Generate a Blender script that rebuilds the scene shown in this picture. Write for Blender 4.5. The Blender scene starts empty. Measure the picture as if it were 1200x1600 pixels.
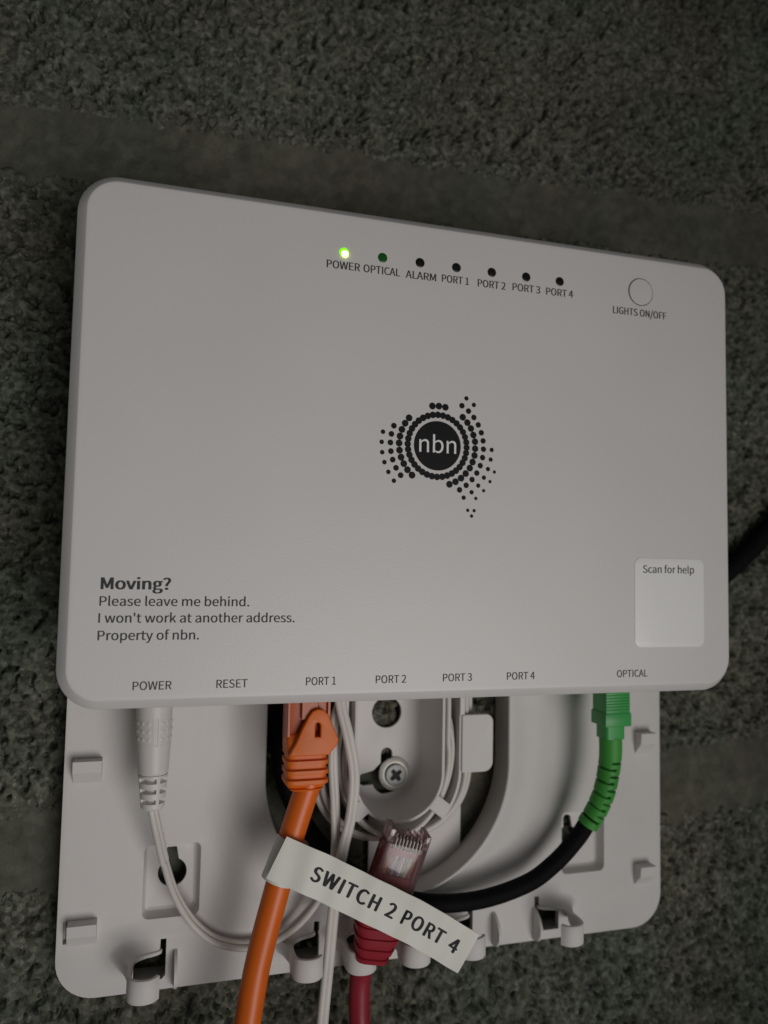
import bpy, bmesh, math, os, random
import numpy as np
from mathutils import Vector, Matrix

random.seed(7)
MM = 0.001
SC = bpy.context.scene
COL = SC.collection

# ---------------------------------------------------------------- camera
# millimetres: X to the right along the wall, Y into the wall, Z up;
# the origin is the lower left corner of the box's front face
cam_d = bpy.data.cameras.new("camera")
cam = bpy.data.objects.new("camera", cam_d)
COL.objects.link(cam)
cr = Vector((0.959799, -0.280039, 0.019070))      # camera right
cd = Vector((0.037099, 0.059220, -0.997555))      # camera down
cf = Vector((0.278226, 0.958160, 0.067228))       # camera forward
cam.matrix_world = Matrix((
    (cr.x, -cd.x, -cf.x, 21.740 * MM),
    (cr.y, -cd.y, -cf.y, -209.881 * MM),
    (cr.z, -cd.z, -cf.z, 36.261 * MM),
    (0, 0, 0, 1)))
cam_d.sensor_fit = 'HORIZONTAL'
cam_d.sensor_width = 24.0
cam_d.lens = 24.0
cam_d.clip_start = 0.01
cam_d.clip_end = 20.0
cam_d.dof.use_dof = True
cam_d.dof.focus_distance = 0.214
cam_d.dof.aperture_fstop = 9.0
SC.camera = cam

# ---------------------------------------------------------------- light and exposure
world = bpy.data.worlds.new("World")
SC.world = world
world.use_nodes = True
bg = world.node_tree.nodes["Background"]
bg.inputs[0].default_value = (0.95, 1.0, 0.98, 1)
bg.inputs[1].default_value = 0.065


def spot_lamp(name, loc, aim, radius, power, cone, color):
    d = bpy.data.lights.new(name, 'SPOT')
    d.shadow_soft_size = radius
    d.energy = power
    d.color = color
    d.spot_size = math.radians(cone)
    d.spot_blend = 1.0
    o = bpy.data.objects.new(name, d)
    o.location = Vector(loc) * MM
    o.rotation_euler = (Vector(aim) * MM - o.location).to_track_quat('-Z', 'Y').to_euler()
    COL.objects.link(o)
    return o


spot_lamp("room_lamp", (262, -640, -215), (55, 0, 16), 0.22, 10.6, 60, (1.0, 0.968, 0.945))
SC.view_settings.view_transform = 'Standard'
SC.view_settings.look = 'None'
SC.view_settings.exposure = 0.0
SC.view_settings.gamma = 1.0
SC.cycles.max_bounces = 8
SC.cycles.transmission_bounces = 8

# ---------------------------------------------------------------- materials
def new_mat(name):
    m = bpy.data.materials.new(name)
    m.use_nodes = True
    nt = m.node_tree
    return m, nt, nt.nodes["Principled BSDF"]


def plastic(name, col, rough=0.45, spec=0.4, grain=900.0, bump=0.05, var=0.06, mottle=35.0, specks=0.0):
    m, nt, b = new_mat(name)
    tc = nt.nodes.new("ShaderNodeTexCoord")
    n = nt.nodes.new("ShaderNodeTexNoise")
    n.inputs["Scale"].default_value = mottle
    n.inputs["Detail"].default_value = 5
    nt.links.new(tc.outputs["Object"], n.inputs["Vector"])
    r = nt.nodes.new("ShaderNodeMapRange")
    r.inputs["From Min"].default_value = 0.3
    r.inputs["From Max"].default_value = 0.7
    r.inputs["To Min"].default_value = 1 - var
    r.inputs["To Max"].default_value = 1 + var * 0.4
    nt.links.new(n.outputs["Fac"], r.inputs["Value"])
    mx = nt.nodes.new("ShaderNodeVectorMath")
    mx.operation = 'SCALE'
    mx.inputs[0].default_value = col
    nt.links.new(r.outputs["Result"], mx.inputs["Scale"])
    if specks:
        vo = nt.nodes.new("ShaderNodeTexVoronoi")
        vo.inputs["Scale"].default_value = 75
        nt.links.new(tc.outputs["Object"], vo.inputs["Vector"])
        sp = nt.nodes.new("ShaderNodeSeparateColor")
        nt.links.new(vo.outputs["Color"], sp.inputs["Color"])
        sz = nt.nodes.new("ShaderNodeMapRange")            # only a few cells carry a speck of dust
        sz.inputs["From Min"].default_value = 0.80
        sz.inputs["From Max"].default_value = 1.0
        sz.inputs["To Min"].default_value = 0.0
        sz.inputs["To Max"].default_value = 0.035
        nt.links.new(sp.outputs["Red"], sz.inputs["Value"])
        lt = nt.nodes.new("ShaderNodeMath")
        lt.operation = 'LESS_THAN'
        nt.links.new(vo.outputs["Distance"], lt.inputs[0])
        nt.links.new(sz.outputs["Result"], lt.inputs[1])
        mxs = nt.nodes.new("ShaderNodeMix")
        mxs.data_type = 'RGBA'
        fm = nt.nodes.new("ShaderNodeMath")
        fm.operation = 'MULTIPLY'
        fm.inputs[1].default_value = specks
        nt.links.new(lt.outputs[0], fm.inputs[0])
        nt.links.new(fm.outputs[0], mxs.inputs["Factor"])
        nt.links.new(mx.outputs["Vector"], [i for i in mxs.inputs if i.name == "A" and i.type == 'RGBA'][0])
        [i for i in mxs.inputs if i.name == "B" and i.type == 'RGBA'][0].default_value = (0.22, 0.20, 0.18, 1)
        nt.links.new([o for o in mxs.outputs if o.type == 'RGBA'][0], b.inputs["Base Color"])
    else:
        nt.links.new(mx.outputs["Vector"], b.inputs["Base Color"])
    rr = nt.nodes.new("ShaderNodeMapRange")
    rr.inputs["To Min"].default_value = rough - 0.06
    rr.inputs["To Max"].default_value = rough + 0.08
    nt.links.new(n.outputs["Fac"], rr.inputs["Value"])
    nt.links.new(rr.outputs["Result"], b.inputs["Roughness"])
    b.inputs["Specular IOR Level"].default_value = spec
    g = nt.nodes.new("ShaderNodeTexNoise")
    g.inputs["Scale"].default_value = grain
    g.inputs["Detail"].default_value = 3
    nt.links.new(tc.outputs["Object"], g.inputs["Vector"])
    bp = nt.nodes.new("ShaderNodeBump")
    bp.inputs["Strength"].default_value = bump
    bp.inputs["Distance"].default_value = 0.0004
    nt.links.new(g.outputs["Fac"], bp.inputs["Height"])
    nt.links.new(bp.outputs["Normal"], b.inputs["Normal"])
    return m


def concrete(name, dark, mid, light, scale, rough=0.95, bump=0.5, grain=0.4):
    m, nt, b = new_mat(name)
    tc = nt.nodes.new("ShaderNodeTexCoord")
    n1 = nt.nodes.new("ShaderNodeTexNoise")
    n1.inputs["Scale"].default_value = scale
    n1.inputs["Detail"].default_value = 8
    n1.inputs["Roughness"].default_value = 0.65
    n2 = nt.nodes.new("ShaderNodeTexVoronoi")
    n2.inputs["Scale"].default_value = scale * 1.6
    n3 = nt.nodes.new("ShaderNodeTexNoise")
    n3.inputs["Scale"].default_value = 14
    n3.inputs["Detail"].default_value = 4
    for n in (n1, n2, n3):
        nt.links.new(tc.outputs["Object"], n.inputs["Vector"])
    ramp = nt.nodes.new("ShaderNodeValToRGB")
    e = ramp.color_ramp.elements
    e[0].position, e[0].color = 0.30, (*dark, 1)
    e[1].position, e[1].color = 0.72, (*light, 1)
    k = e.new(0.5)
    k.color = (*mid, 1)
    nt.links.new(n1.outputs["Fac"], ramp.inputs["Fac"])
    sep = nt.nodes.new("ShaderNodeSeparateColor")
    nt.links.new(n2.outputs["Color"], sep.inputs["Color"])
    mr = nt.nodes.new("ShaderNodeMapRange")
    mr.inputs["To Min"].default_value = 1 - grain
    mr.inputs["To Max"].default_value = 1 + grain
    nt.links.new(sep.outputs["Red"], mr.inputs["Value"])
    sc1 = nt.nodes.new("ShaderNodeVectorMath")
    sc1.operation = 'SCALE'
    nt.links.new(ramp.outputs["Color"], sc1.inputs[0])
    nt.links.new(mr.outputs["Result"], sc1.inputs["Scale"])
    mr2 = nt.nodes.new("ShaderNodeMapRange")
    mr2.inputs["From Min"].default_value = 0.3
    mr2.inputs["From Max"].default_value = 0.7
    mr2.inputs["To Min"].default_value = 0.8
    mr2.inputs["To Max"].default_value = 1.2
    nt.links.new(n3.outputs["Fac"], mr2.inputs["Value"])
    sc2 = nt.nodes.new("ShaderNodeVectorMath")
    sc2.operation = 'SCALE'
    nt.links.new(sc1.outputs["Vector"], sc2.inputs[0])
    nt.links.new(mr2.outputs["Result"], sc2.inputs["Scale"])
    nt.links.new(sc2.outputs["Vector"], b.inputs["Base Color"])
    n4 = nt.nodes.new("ShaderNodeTexNoise")
    n4.inputs["Scale"].default_value = 22
    n4.inputs["Detail"].default_value = 6
    mp = nt.nodes.new("ShaderNodeMapping")
    mp.inputs["Location"].default_value = (3.7, 1.3, 0.4)
    nt.links.new(tc.outputs["Object"], mp.inputs["Vector"])
    nt.links.new(mp.outputs["Vector"], n4.inputs["Vector"])
    gr = nt.nodes.new("ShaderNodeValToRGB")
    ge = gr.color_ramp.elements
    ge[0].position, ge[0].color = 0.38, (1.05, 0.995, 0.95, 1)
    ge[1].position, ge[1].color = 0.66, (0.92, 1.01, 0.985, 1)
    nt.links.new(n4.outputs["Fac"], gr.inputs["Fac"])
    mulc = nt.nodes.new("ShaderNodeVectorMath")
    mulc.operation = 'MULTIPLY'
    nt.links.new(sc2.outputs["Vector"], mulc.inputs[0])
    nt.links.new(gr.outputs["Color"], mulc.inputs[1])
    nt.links.new(mulc.outputs["Vector"], b.inputs["Base Color"])
    b.inputs["Roughness"].default_value = rough
    b.inputs["Specular IOR Level"].default_value = 0.15
    bp = nt.nodes.new("ShaderNodeBump")
    bp.inputs["Strength"].default_value = bump
    bp.inputs["Distance"].default_value = 0.0006
    f = nt.nodes.new("ShaderNodeTexNoise")
    f.inputs["Scale"].default_value = 900
    f.inputs["Detail"].default_value = 5
    nt.links.new(tc.outputs["Object"], f.inputs["Vector"])
    nt.links.new(f.outputs["Fac"], bp.inputs["Height"])
    nt.links.new(bp.outputs["Normal"], b.inputs["Normal"])
    return m


def clear(name, col, rough=0.12, trans=1.0):
    m, nt, b = new_mat(name)
    b.inputs["Base Color"].default_value = (*col, 1)
    b.inputs["Transmission Weight"].default_value = trans
    b.inputs["IOR"].default_value = 1.47
    b.inputs["Roughness"].default_value = rough
    return m


def metal(name, col, rough):
    m = plastic(name, col, rough, 0.5, 600, 0.08, 0.15, 300)
    m.node_tree.nodes["Principled BSDF"].inputs["Metallic"].default_value = 0.75
    return m


def glow(name, col, strength):
    m, nt, b = new_mat(name)
    b.inputs["Base Color"].default_value = (0.02, 0.05, 0.01, 1)
    b.inputs["Emission Color"].default_value = (*col, 1)
    b.inputs["Emission Strength"].default_value = strength
    return m


M_COVER = plastic("cover_white", (0.70, 0.675, 0.66), 0.38, 0.42, 1500, 0.08, 0.03, 20, 0.6)
M_PLATE = plastic("plate_white", (0.69, 0.66, 0.642), 0.55, 0.22, 1200, 0.08, 0.06, 30, 0.8)
M_STICK = plastic("sticker_white", (0.88, 0.865, 0.85), 0.3, 0.4, 1500, 0.03, 0.02, 40)
M_CORD = plastic("cord_white", (0.66, 0.62, 0.58), 0.4, 0.4, 1200, 0.06, 0.10, 60)
M_PLUGW = plastic("plug_white", (0.68, 0.65, 0.62), 0.42, 0.4, 1200, 0.06, 0.06, 60)
M_ORANGE = plastic("cord_orange", (0.72, 0.130, 0.005), 0.38, 0.5, 800, 0.06, 0.14, 50)
M_BOOTO = plastic("boot_orange", (0.72, 0.145, 0.006), 0.45, 0.4, 800, 0.1, 0.12, 80)
M_RED = plastic("cord_red", (0.27, 0.014, 0.028), 0.4, 0.45, 800, 0.08, 0.2, 60)
M_BOOTR = plastic("boot_red", (0.31, 0.015, 0.028), 0.45, 0.4, 800, 0.1, 0.2, 80)
M_GREEN = plastic("green", (0.05, 0.36, 0.085), 0.38, 0.4, 900, 0.06, 0.12, 70)
M_GREENB = plastic("green_boot", (0.055, 0.32, 0.045), 0.5, 0.35, 900, 0.1, 0.15, 80)
M_BLACK = plastic("cord_black", (0.004, 0.004, 0.005), 0.7, 0.12, 900, 0.08, 0.2, 80)
M_INK = plastic("ink", (0.05, 0.053, 0.057), 0.55, 0.2, 900, 0.0, 0.05, 60)
M_INKD = plastic("ink_black", (0.008, 0.008, 0.009), 0.5, 0.2, 900, 0.0, 0.05, 60)
M_GAP = plastic("dark_gap", (0.05, 0.047, 0.045), 0.7, 0.2, 900, 0.0, 0.05, 60)
M_LENS = plastic("lens_dark", (0.006, 0.007, 0.006), 0.3, 0.4, 900, 0.0, 0.05, 60)
M_LENSG = plastic("lens_green", (0.006, 0.10, 0.012), 0.3, 0.4, 900, 0.0, 0.05, 60)
M_TAPE = plastic("label_tape", (0.72, 0.71, 0.64), 0.4, 0.35, 900, 0.03, 0.05, 40)
M_STEEL = metal("steel", (0.68, 0.66, 0.61), 0.5)
M_STEELD = metal("steel_dark", (0.30, 0.30, 0.29), 0.55)
M_GOLD = metal("contact_metal", (0.45, 0.40, 0.33), 0.45)
M_CLEAR = clear("clear_plastic", (0.93, 0.72, 0.73), 0.13, 0.93)
M_CLEARO = clear("clear_orange", (0.50, 0.085, 0.008), 0.35, 0.15)
M_LED = glow("led_lit", (0.22, 1.0, 0.0), 1.15)
M_LEDC = glow("led_core", (0.8, 1.0, 0.22), 6.0)
M_BLOCK = concrete("block_concrete", (0.058, 0.060, 0.047), (0.102, 0.105, 0.083), (0.19, 0.19, 0.16), 420, 0.95, 0.45, 0.46)
M_MORTAR = concrete("mortar_cement", (0.083, 0.082, 0.066), (0.104, 0.102, 0.082), (0.132, 0.129, 0.106), 190, 0.95, 0.6, 0.12)

# ---------------------------------------------------------------- mesh helpers
ROOTS = {}


def origin(o):
    v = Vector((0, 0, 0))
    while o is not None:
        v = v + o.location
        o = o.parent
    return v


def thing(name, label, cat, loc, group=None, kind=None):
    o = bpy.data.objects.new(name, None)
    o.empty_display_size = 0.01
    COL.objects.link(o)
    o.location = Vector(loc) * MM
    o["label"] = label
    if cat:
        o["category"] = cat
    if group:
        o["group"] = group
    if kind:
        o["kind"] = kind
    return o


def finish(me, mat, smooth=None):
    bm = bmesh.new()
    bm.from_mesh(me)
    if smooth is not None:
        bmesh.ops.remove_doubles(bm, verts=bm.verts, dist=1e-6)
    bmesh.ops.recalc_face_normals(bm, faces=bm.faces)
    bm.to_mesh(me)
    bm.free()
    me.materials.clear()
    me.materials.append(mat)
    if smooth is not None:
        me.shade_smooth()
        me.set_sharp_from_angle(angle=math.radians(smooth))
    else:
        me.shade_flat()


def add(name, geo, mat, parent=None, smooth=35, loc=None, label=None, cat=None):
    """one mesh object from (verts in mm, faces)"""
    me = bpy.data.meshes.new(name)
    off = Vector(loc) if loc is not None else (origin(parent) / MM if parent else Vector((0, 0, 0)))
    me.from_pydata([(Vector(v) - off) * MM for v in geo[0]], [], geo[1])
    finish(me, mat, smooth)
    o = bpy.data.objects.new(name, me)
    COL.objects.link(o)
    if parent:
        o.parent = parent
        o.location = off * MM - origin(parent)
    else:
        o.location = off * MM
    if label:
        o["label"] = label
    if cat:
        o["category"] = cat
    return o


def merge(*gs):
    V, F = [], []
    for v, f in gs:
        k = len(V)
        V += [tuple(a) for a in v]
        F += [[i + k for i in q] for q in f]
    return V, F


def rrect(x0, z0, x1, z1, r, n=8):
    pts = []
    rs = r if isinstance(r, (tuple, list)) else (r, r, r, r)   # BL, BR, TR, TL
    for cx, cz, a0, rr in ((x0, z0, 180, rs[0]), (x1, z0, 270, rs[1]), (x1, z1, 0, rs[2]), (x0, z1, 90, rs[3])):
        sx = 1 if cx == x0 else -1
        sz = 1 if cz == z0 else -1
        for i in range(n + 1):
            a = math.radians(a0 + 90 * i / n)
            pts.append((cx + sx * rr + rr * math.cos(a), cz + sz * rr + rr * math.sin(a)))
    return pts


def circle(cx, cz, r, n=32, a0=0.0):
    return [(cx + r * math.cos(a0 + 2 * math.pi * i / n), cz + r * math.sin(a0 + 2 * math.pi * i / n)) for i in range(n)]


def plate2d(outer, holes, y0, y1, bevel=0.3):
    """outline with holes, extruded from y0 (viewer side) to y1"""
    cu = bpy.data.curves.new("tmp", 'CURVE')
    cu.dimensions = '2D'
    cu.fill_mode = 'BOTH'
    for pts in [outer] + list(holes):
        s = cu.splines.new('POLY')
        s.points.add(len(pts) - 1)
        for p, q in zip(s.points, pts):
            p.co = (q[0], q[1], 0, 1)
        s.use_cyclic_u = True
    cu.extrude = max((y1 - y0) / 2 - bevel, 0.0001)
    cu.bevel_depth = bevel
    cu.bevel_resolution = 2
    cu.offset = -bevel
    o = bpy.data.objects.new("tmp", cu)
    me = bpy.data.meshes.new_from_object(o)
    V = [(v.co.x, (y0 + y1) / 2 - v.co.z, v.co.y) for v in me.vertices]
    F = [list(p.vertices) for p in me.polygons]
    bpy.data.objects.remove(o)
    bpy.data.curves.remove(cu)
    bpy.data.meshes.remove(me)
    return V, F


def flat(pts_list, y):
    cu = bpy.data.curves.new("tmp", 'CURVE')
    cu.dimensions = '2D'
    cu.fill_mode = 'BOTH'
    for pts in pts_list:
        s = cu.splines.new('POLY')
        s.points.add(len(pts) - 1)
        for p, q in zip(s.points, pts):
            p.co = (q[0], q[1], 0, 1)
        s.use_cyclic_u = True
    o = bpy.data.objects.new("tmp", cu)
    me = bpy.data.meshes.new_from_object(o)
    V = [(v.co.x, y, v.co.y) for v in me.vertices]
    F = [list(p.vertices) for p in me.polygons]
    bpy.data.objects.remove(o)
    bpy.data.curves.remove(cu)
    bpy.data.meshes.remove(me)
    return V, F


def spline(pts, n):
    """Catmull-Rom through the points, resampled evenly to n points"""
    P = np.array(pts, float)
    Q = np.vstack([2 * P[0] - P[1], P, 2 * P[-1] - P[-2]])
    out = []
    for i in range(1, len(Q) - 2):
        p0, p1, p2, p3 = Q[i - 1], Q[i], Q[i + 1], Q[i + 2]
        for t in np.linspace(0, 1, 24, endpoint=False):
            out.append(0.5 * ((2 * p1) + (-p0 + p2) * t + (2 * p0 - 5 * p1 + 4 * p2 - p3) * t * t + (-p0 + 3 * p1 - 3 * p2 + p3) * t ** 3))
    out.append(P[-1])
    out = np.array(out)
    d = np.r_[0, np.cumsum(np.linalg.norm(np.diff(out, axis=0), axis=1))]
    s = np.linspace(0, d[-1], n)
    return np.stack([np.interp(s, d, out[:, k]) for k in range(3)], 1)


def sweep(path, shape, side=(1, 0, 0), nth=24, closed=False, caps=True):
    """shape(t, th) -> (u, w): u along the side vector, w along tangent x side"""
    P = np.array(path, float)
    n = len(P)
    if closed:
        T = np.roll(P, -1, 0) - np.roll(P, 1, 0)
    else:
        T = np.gradient(P, axis=0)
    T /= np.linalg.norm(T, axis=1)[:, None]
    V, F = [], []
    for i in range(n):
        t = i / (n - 1)
        s = np.array(side(t) if callable(side) else side, float)
        s = s - T[i] * s.dot(T[i])
        s /= np.linalg.norm(s)
        w = np.cross(T[i], s)
        for k in range(nth):
            a, b = shape(t, 2 * math.pi * k / nth)
            V.append(tuple(P[i] + s * a + w * b))
    m = n if closed else n - 1
    for i in range(m):
        j = (i + 1) % n
        for k in range(nth):
            l = (k + 1) % nth
            F.append([i * nth + k, i * nth + l, j * nth + l, j * nth + k])
    if caps and not closed:
        F.append(list(range(nth))[::-1])
        F.append([(n - 1) * nth + k for k in range(nth)])
    return V, F


def round_shape(r):
    if callable(r):
        return lambda t, th: (r(t, th) * math.cos(th), r(t, th) * math.sin(th))
    return lambda t, th: (r * math.cos(th), r * math.sin(th))


def twin_shape(r):
    """flat twin cord: two round strands side by side along the side vector"""
    def f(t, th):
        c, s = math.cos(th), math.sin(th)
        # union of two circles centred at +-0.92r
        k = 0.92 * r
        cc = abs(c)
        d = k * cc + math.sqrt(max(r * r - k * k * s * s, 0.0))
        d = max(d, 0.45 * r)
        return (d * c, d * s)
    return f


def box(x0, x1, y0, y1, z0, z1):
    V = [(x, y, z) for x in (x0, x1) for y in (y0, y1) for z in (z0, z1)]
    F = [[0, 1, 3, 2], [4, 6, 7, 5], [0, 4, 5, 1], [2, 3, 7, 6], [0, 2, 6, 4], [1, 5, 7, 3]]
    return V, F


def bevel_box(x0, x1, y0, y1, z0, z1, b=0.3, seg=2):
    V, F = box(x0, x1, y0, y1, z0, z1)
    bm = bmesh.new()
    vs = [bm.verts.new(v) for v in V]
    for f in F:
        bm.faces.new([vs[i] for i in f])
    bmesh.ops.recalc_face_normals(bm, faces=bm.faces)
    bmesh.ops.bevel(bm, geom=bm.edges[:], offset=b, segments=seg, affect='EDGES', profile=0.5)
    bm.verts.index_update()
    g = [tuple(v.co) for v in bm.verts], [[v.index for v in f.verts] for f in bm.faces]
    bm.free()
    return g


def xform(g, M):
    return [tuple(M @ Vector(v)) for v in g[0]], g[1]


def loft(rings, cap0=True, cap1=True):
    n = len(rings[0])
    V = [p for r in rings for p in r]
    F = []
    for i in range(len(rings) - 1):
        for k in range(n):
            l = (k + 1) % n
            F.append([i * n + k, i * n + l, (i + 1) * n + l, (i + 1) * n + k])
    if cap0:
        F.append(list(range(n))[::-1])
    if cap1:
        F.append([(len(rings) - 1) * n + k for k in range(n)])
    return V, F


def strip(rows, closed=False):
    """grid of points rows[i][k]"""
    n = len(rows[0])
    V = [p for r in rows for p in r]
    F = []
    for i in range(len(rows) - 1):
        for k in range(n - (0 if closed else 1)):
            l = (k + 1) % n
            F.append([i * n + k, i * n + l, (i + 1) * n + l, (i + 1) * n + k])
    return V, F


FONT = None
try:                                                   # the sans serif face that ships inside Blender
    fp = os.path.join(bpy.utils.resource_path('LOCAL'), "datafiles", "fonts", "Noto Sans CJK Regular.woff2")
    if os.path.exists(fp):
        FONT = bpy.data.fonts.load(fp)
except Exception:
    FONT = None


def text_geo(body, bold=0.0, res=5, spacing=1.0):
    """flat lettering at unit size: list of (x, z), faces, and its bounds"""
    cu = bpy.data.curves.new("tmp", 'FONT')
    cu.body = body
    if FONT:
        cu.font = FONT
    cu.resolution_u = res
    cu.space_character = spacing
    o = bpy.data.objects.new("tmp", cu)
    me = bpy.data.meshes.new_from_object(o)
    V = [(v.co.x, v.co.y) for v in me.vertices]
    F = [list(p.vertices) for p in me.polygons]
    bpy.data.objects.remove(o)
    bpy.data.curves.remove(cu)
    bpy.data.meshes.remove(me)
    xs = [v[0] for v in V]
    return V, F, min(xs), max(xs)


_hv = text_geo("H")[0]
CAP = max(v[1] for v in _hv) - min(v[1] for v in _hv)


def text_on_face(body, x0, x1, base, cap, y, bold=0.0):
    """bold (mm) thickens the strokes by overprinting slightly shifted copies"""
    V, F, a, b = text_geo(body)
    sx = (x1 - x0 - bold) / (b - a)
    sz = cap / CAP
    n = 1 + int(math.ceil(bold / 0.08)) if bold > 0 else 1
    gs = []
    for k in range(n):
        d = bold * k / max(n - 1, 1)
        gs.append(([((v[0] - a) * sx + x0 + d, y - 0.004 * k, v[1] * sz + base) for v in V], F))
    return merge(*gs)


# ---------------------------------------------------------------- numpy noise for the wall
def hsh(ix, iy, seed):
    h = (ix.astype(np.int64) * 374761393 + iy.astype(np.int64) * 668265263 + seed * 2246822519) & 0xffffffff
    h = ((h ^ (h >> 13)) * 1274126177) & 0xffffffff
    h = ((h ^ (h >> 16)) * 2654435761) & 0xffffffff
    return ((h ^ (h >> 15)) & 0xffffff) / float(0xffffff)


def vnoise(x, y, seed):
    ix, iy = np.floor(x), np.floor(y)
    fx, fy = x - ix, y - iy
    fx, fy = fx * fx * (3 - 2 * fx), fy * fy * (3 - 2 * fy)
    a, b = hsh(ix, iy, seed), hsh(ix + 1, iy, seed)
    c, d = hsh(ix, iy + 1, seed), hsh(ix + 1, iy + 1, seed)
    return (a * (1 - fx) + b * fx) * (1 - fy) + (c * (1 - fx) + d * fx) * fy


def fbm(x, y, seed, oct=4):
    s, a, t = 0, 0.5, 0
    for i in range(oct):
        s = s + a * vnoise(x * 2 ** i, y * 2 ** i, seed + i * 17)
        t += a
        a *= 0.55
    return s / t


def worley(x, y, seed):
    ix, iy = np.floor(x), np.floor(y)
    F1 = np.full(x.shape, 9.0)
    F2 = np.full(x.shape, 9.0)
    ID = np.zeros(x.shape)
    for dx in (-1, 0, 1):
        for dy in (-1, 0, 1):
            cx, cy = ix + dx, iy + dy
            px, py = cx + hsh(cx, cy, seed), cy + hsh(cx, cy, seed + 5)
            d = np.hypot(px - x, py - y)
            k = d < F1
            F2 = np.where(k, F1, np.minimum(F2, d))
            F1 = np.where(k, d, F1)
            ID = np.where(k, hsh(cx, cy, seed + 9), ID)
    return F1, F2, ID


def sstep(a, b, x):
    t = np.clip((x - a) / (b - a), 0, 1)
    return t * t * (3 - 2 * t)


WALL_Y = 48.0


def grid_mesh(X, Y, Z):
    n, m = X.shape
    V = np.stack([X, Y, Z], -1).reshape(-1, 3)
    i = np.arange(n - 1)[:, None] * m + np.arange(m - 1)[None, :]
    F = np.stack([i, i + 1, i + m + 1, i + m], -1).reshape(-1, 4)
    return V, F


def add_grid(name, V, F, mat, parent):
    me = bpy.data.meshes.new(name)
    off = np.array(origin(parent) / MM)
    V = (V - off) * MM
    me.vertices.add(len(V))
    me.vertices.foreach_set("co", V.astype(np.float32).ravel())
    me.loops.add(F.size)
    me.loops.foreach_set("vertex_index", F.astype(np.int32).ravel())
    me.polygons.add(len(F))
    me.polygons.foreach_set("loop_start", np.arange(0, F.size, 4, dtype=np.int32))
    me.update(calc_edges=True)
    me.validate()
    me.materials.append(mat)
    me.shade_smooth()
    o = bpy.data.objects.new(name, me)
    COL.objects.link(o)
    o.parent = parent
    return o


def block(x0, x1, top, bot, step, seed, parent):
    """one rough faced concrete block; top(x) and bot(x) are its edges"""
    nx = int((x1 - x0) / step) + 1
    h = top((x0 + x1) / 2) - bot((x0 + x1) / 2)
    nz = int(h / step) + 1
    xs = np.linspace(x0, x1, nx)
    ts = np.linspace(0, 1, nz)
    X, T = np.meshgrid(xs, ts)
    Z = bot(X) + (top(X) - bot(X)) * T
    wx, wz = X + 1.0 * (fbm(X / 2, Z / 2, seed + 40) - .5), Z + 1.0 * (fbm(X / 2, Z / 2, seed + 60) - .5)
    f1, g1, i1 = worley(wx / 2.5, wz / 2.5, seed)
    f2, g2, i2 = worley(wx / 1.45, wz / 1.45, seed + 3)
    d1 = np.clip(1 - (f1 / 0.8) ** 2, 0, 1)
    d2 = np.clip(1 - (f2 / 0.75) ** 2, 0, 1)
    low = fbm(X / 30, Z / 30, seed + 11, 3) - .5
    med = fbm(X / 5, Z / 5, seed + 21, 3)
    gap1 = (1 - sstep(0.03, 0.34, g1 - f1)) * sstep(0.51, 0.60, med)
    gap2 = (1 - sstep(0.05, 0.5, g2 - f2)) * sstep(0.45, 0.62, fbm(X / 3.5, Z / 3.5, seed + 51, 3))
    pit = sstep(0.60, 0.68, fbm(X / 2.4, Z / 2.4, seed + 31, 3))
    big = sstep(0.66, 0.74, fbm(X / 6, Z / 6, seed + 91, 3)) * sstep(0.35, 0.6, med)
    H = 0.11 * d1 * (0.3 + i1) + 0.05 * d2 * (0.3 + i2) + 0.6 * low + 0.2 * (i1 - .5) - 1.2 * gap1 - 0.25 * gap2 - 3.4 * pit - 2.2 * big + 0.1
    ez = np.minimum(Z - bot(X), top(X) - Z)
    ex = np.minimum(X - x0, x1 - X)
    e = np.minimum(ez, ex) + 5.0 * (fbm(X / 7, Z / 7, seed + 71, 3) - .5) + 1.5 * (d1 - .4)
    H = H - 3.2 * (1 - sstep(-0.5, 3.2, e))
    H[0, :] = H[-1, :] = -14
    H[:, 0] = H[:, -1] = -14
    V, F = grid_mesh(X, WALL_Y - H, Z)
    add_grid("concrete_block", V, F, M_BLOCK, parent)


def mortar(name, x0, x1, top, bot, step, seed, parent):
    nx = int((x1 - x0) / step) + 1
    nz = max(int((top(0) - bot(0)) / step) + 1, 3)
    X, T = np.meshgrid(np.linspace(x0, x1, nx), np.linspace(0, 1, nz))
    Z = bot(X) + (top(X) - bot(X)) * T
    H = -0.5 + 1.3 * (fbm(X / 22, Z / 9, seed, 3) - .5) + 0.5 * (fbm(X / 3, Z / 3, seed + 9, 3) - .5)
    H -= 0.9 * sstep(0.62, 0.78, fbm(X / 2.8, Z / 2.8, seed + 19, 2)) + 0.25 * fbm(X / 1.3, Z / 1.3, seed + 29, 2)
    V, F = grid_mesh(X, WALL_Y + 0.35 - H, Z)
    add_grid(name, V, F, M_MORTAR, parent)


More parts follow.
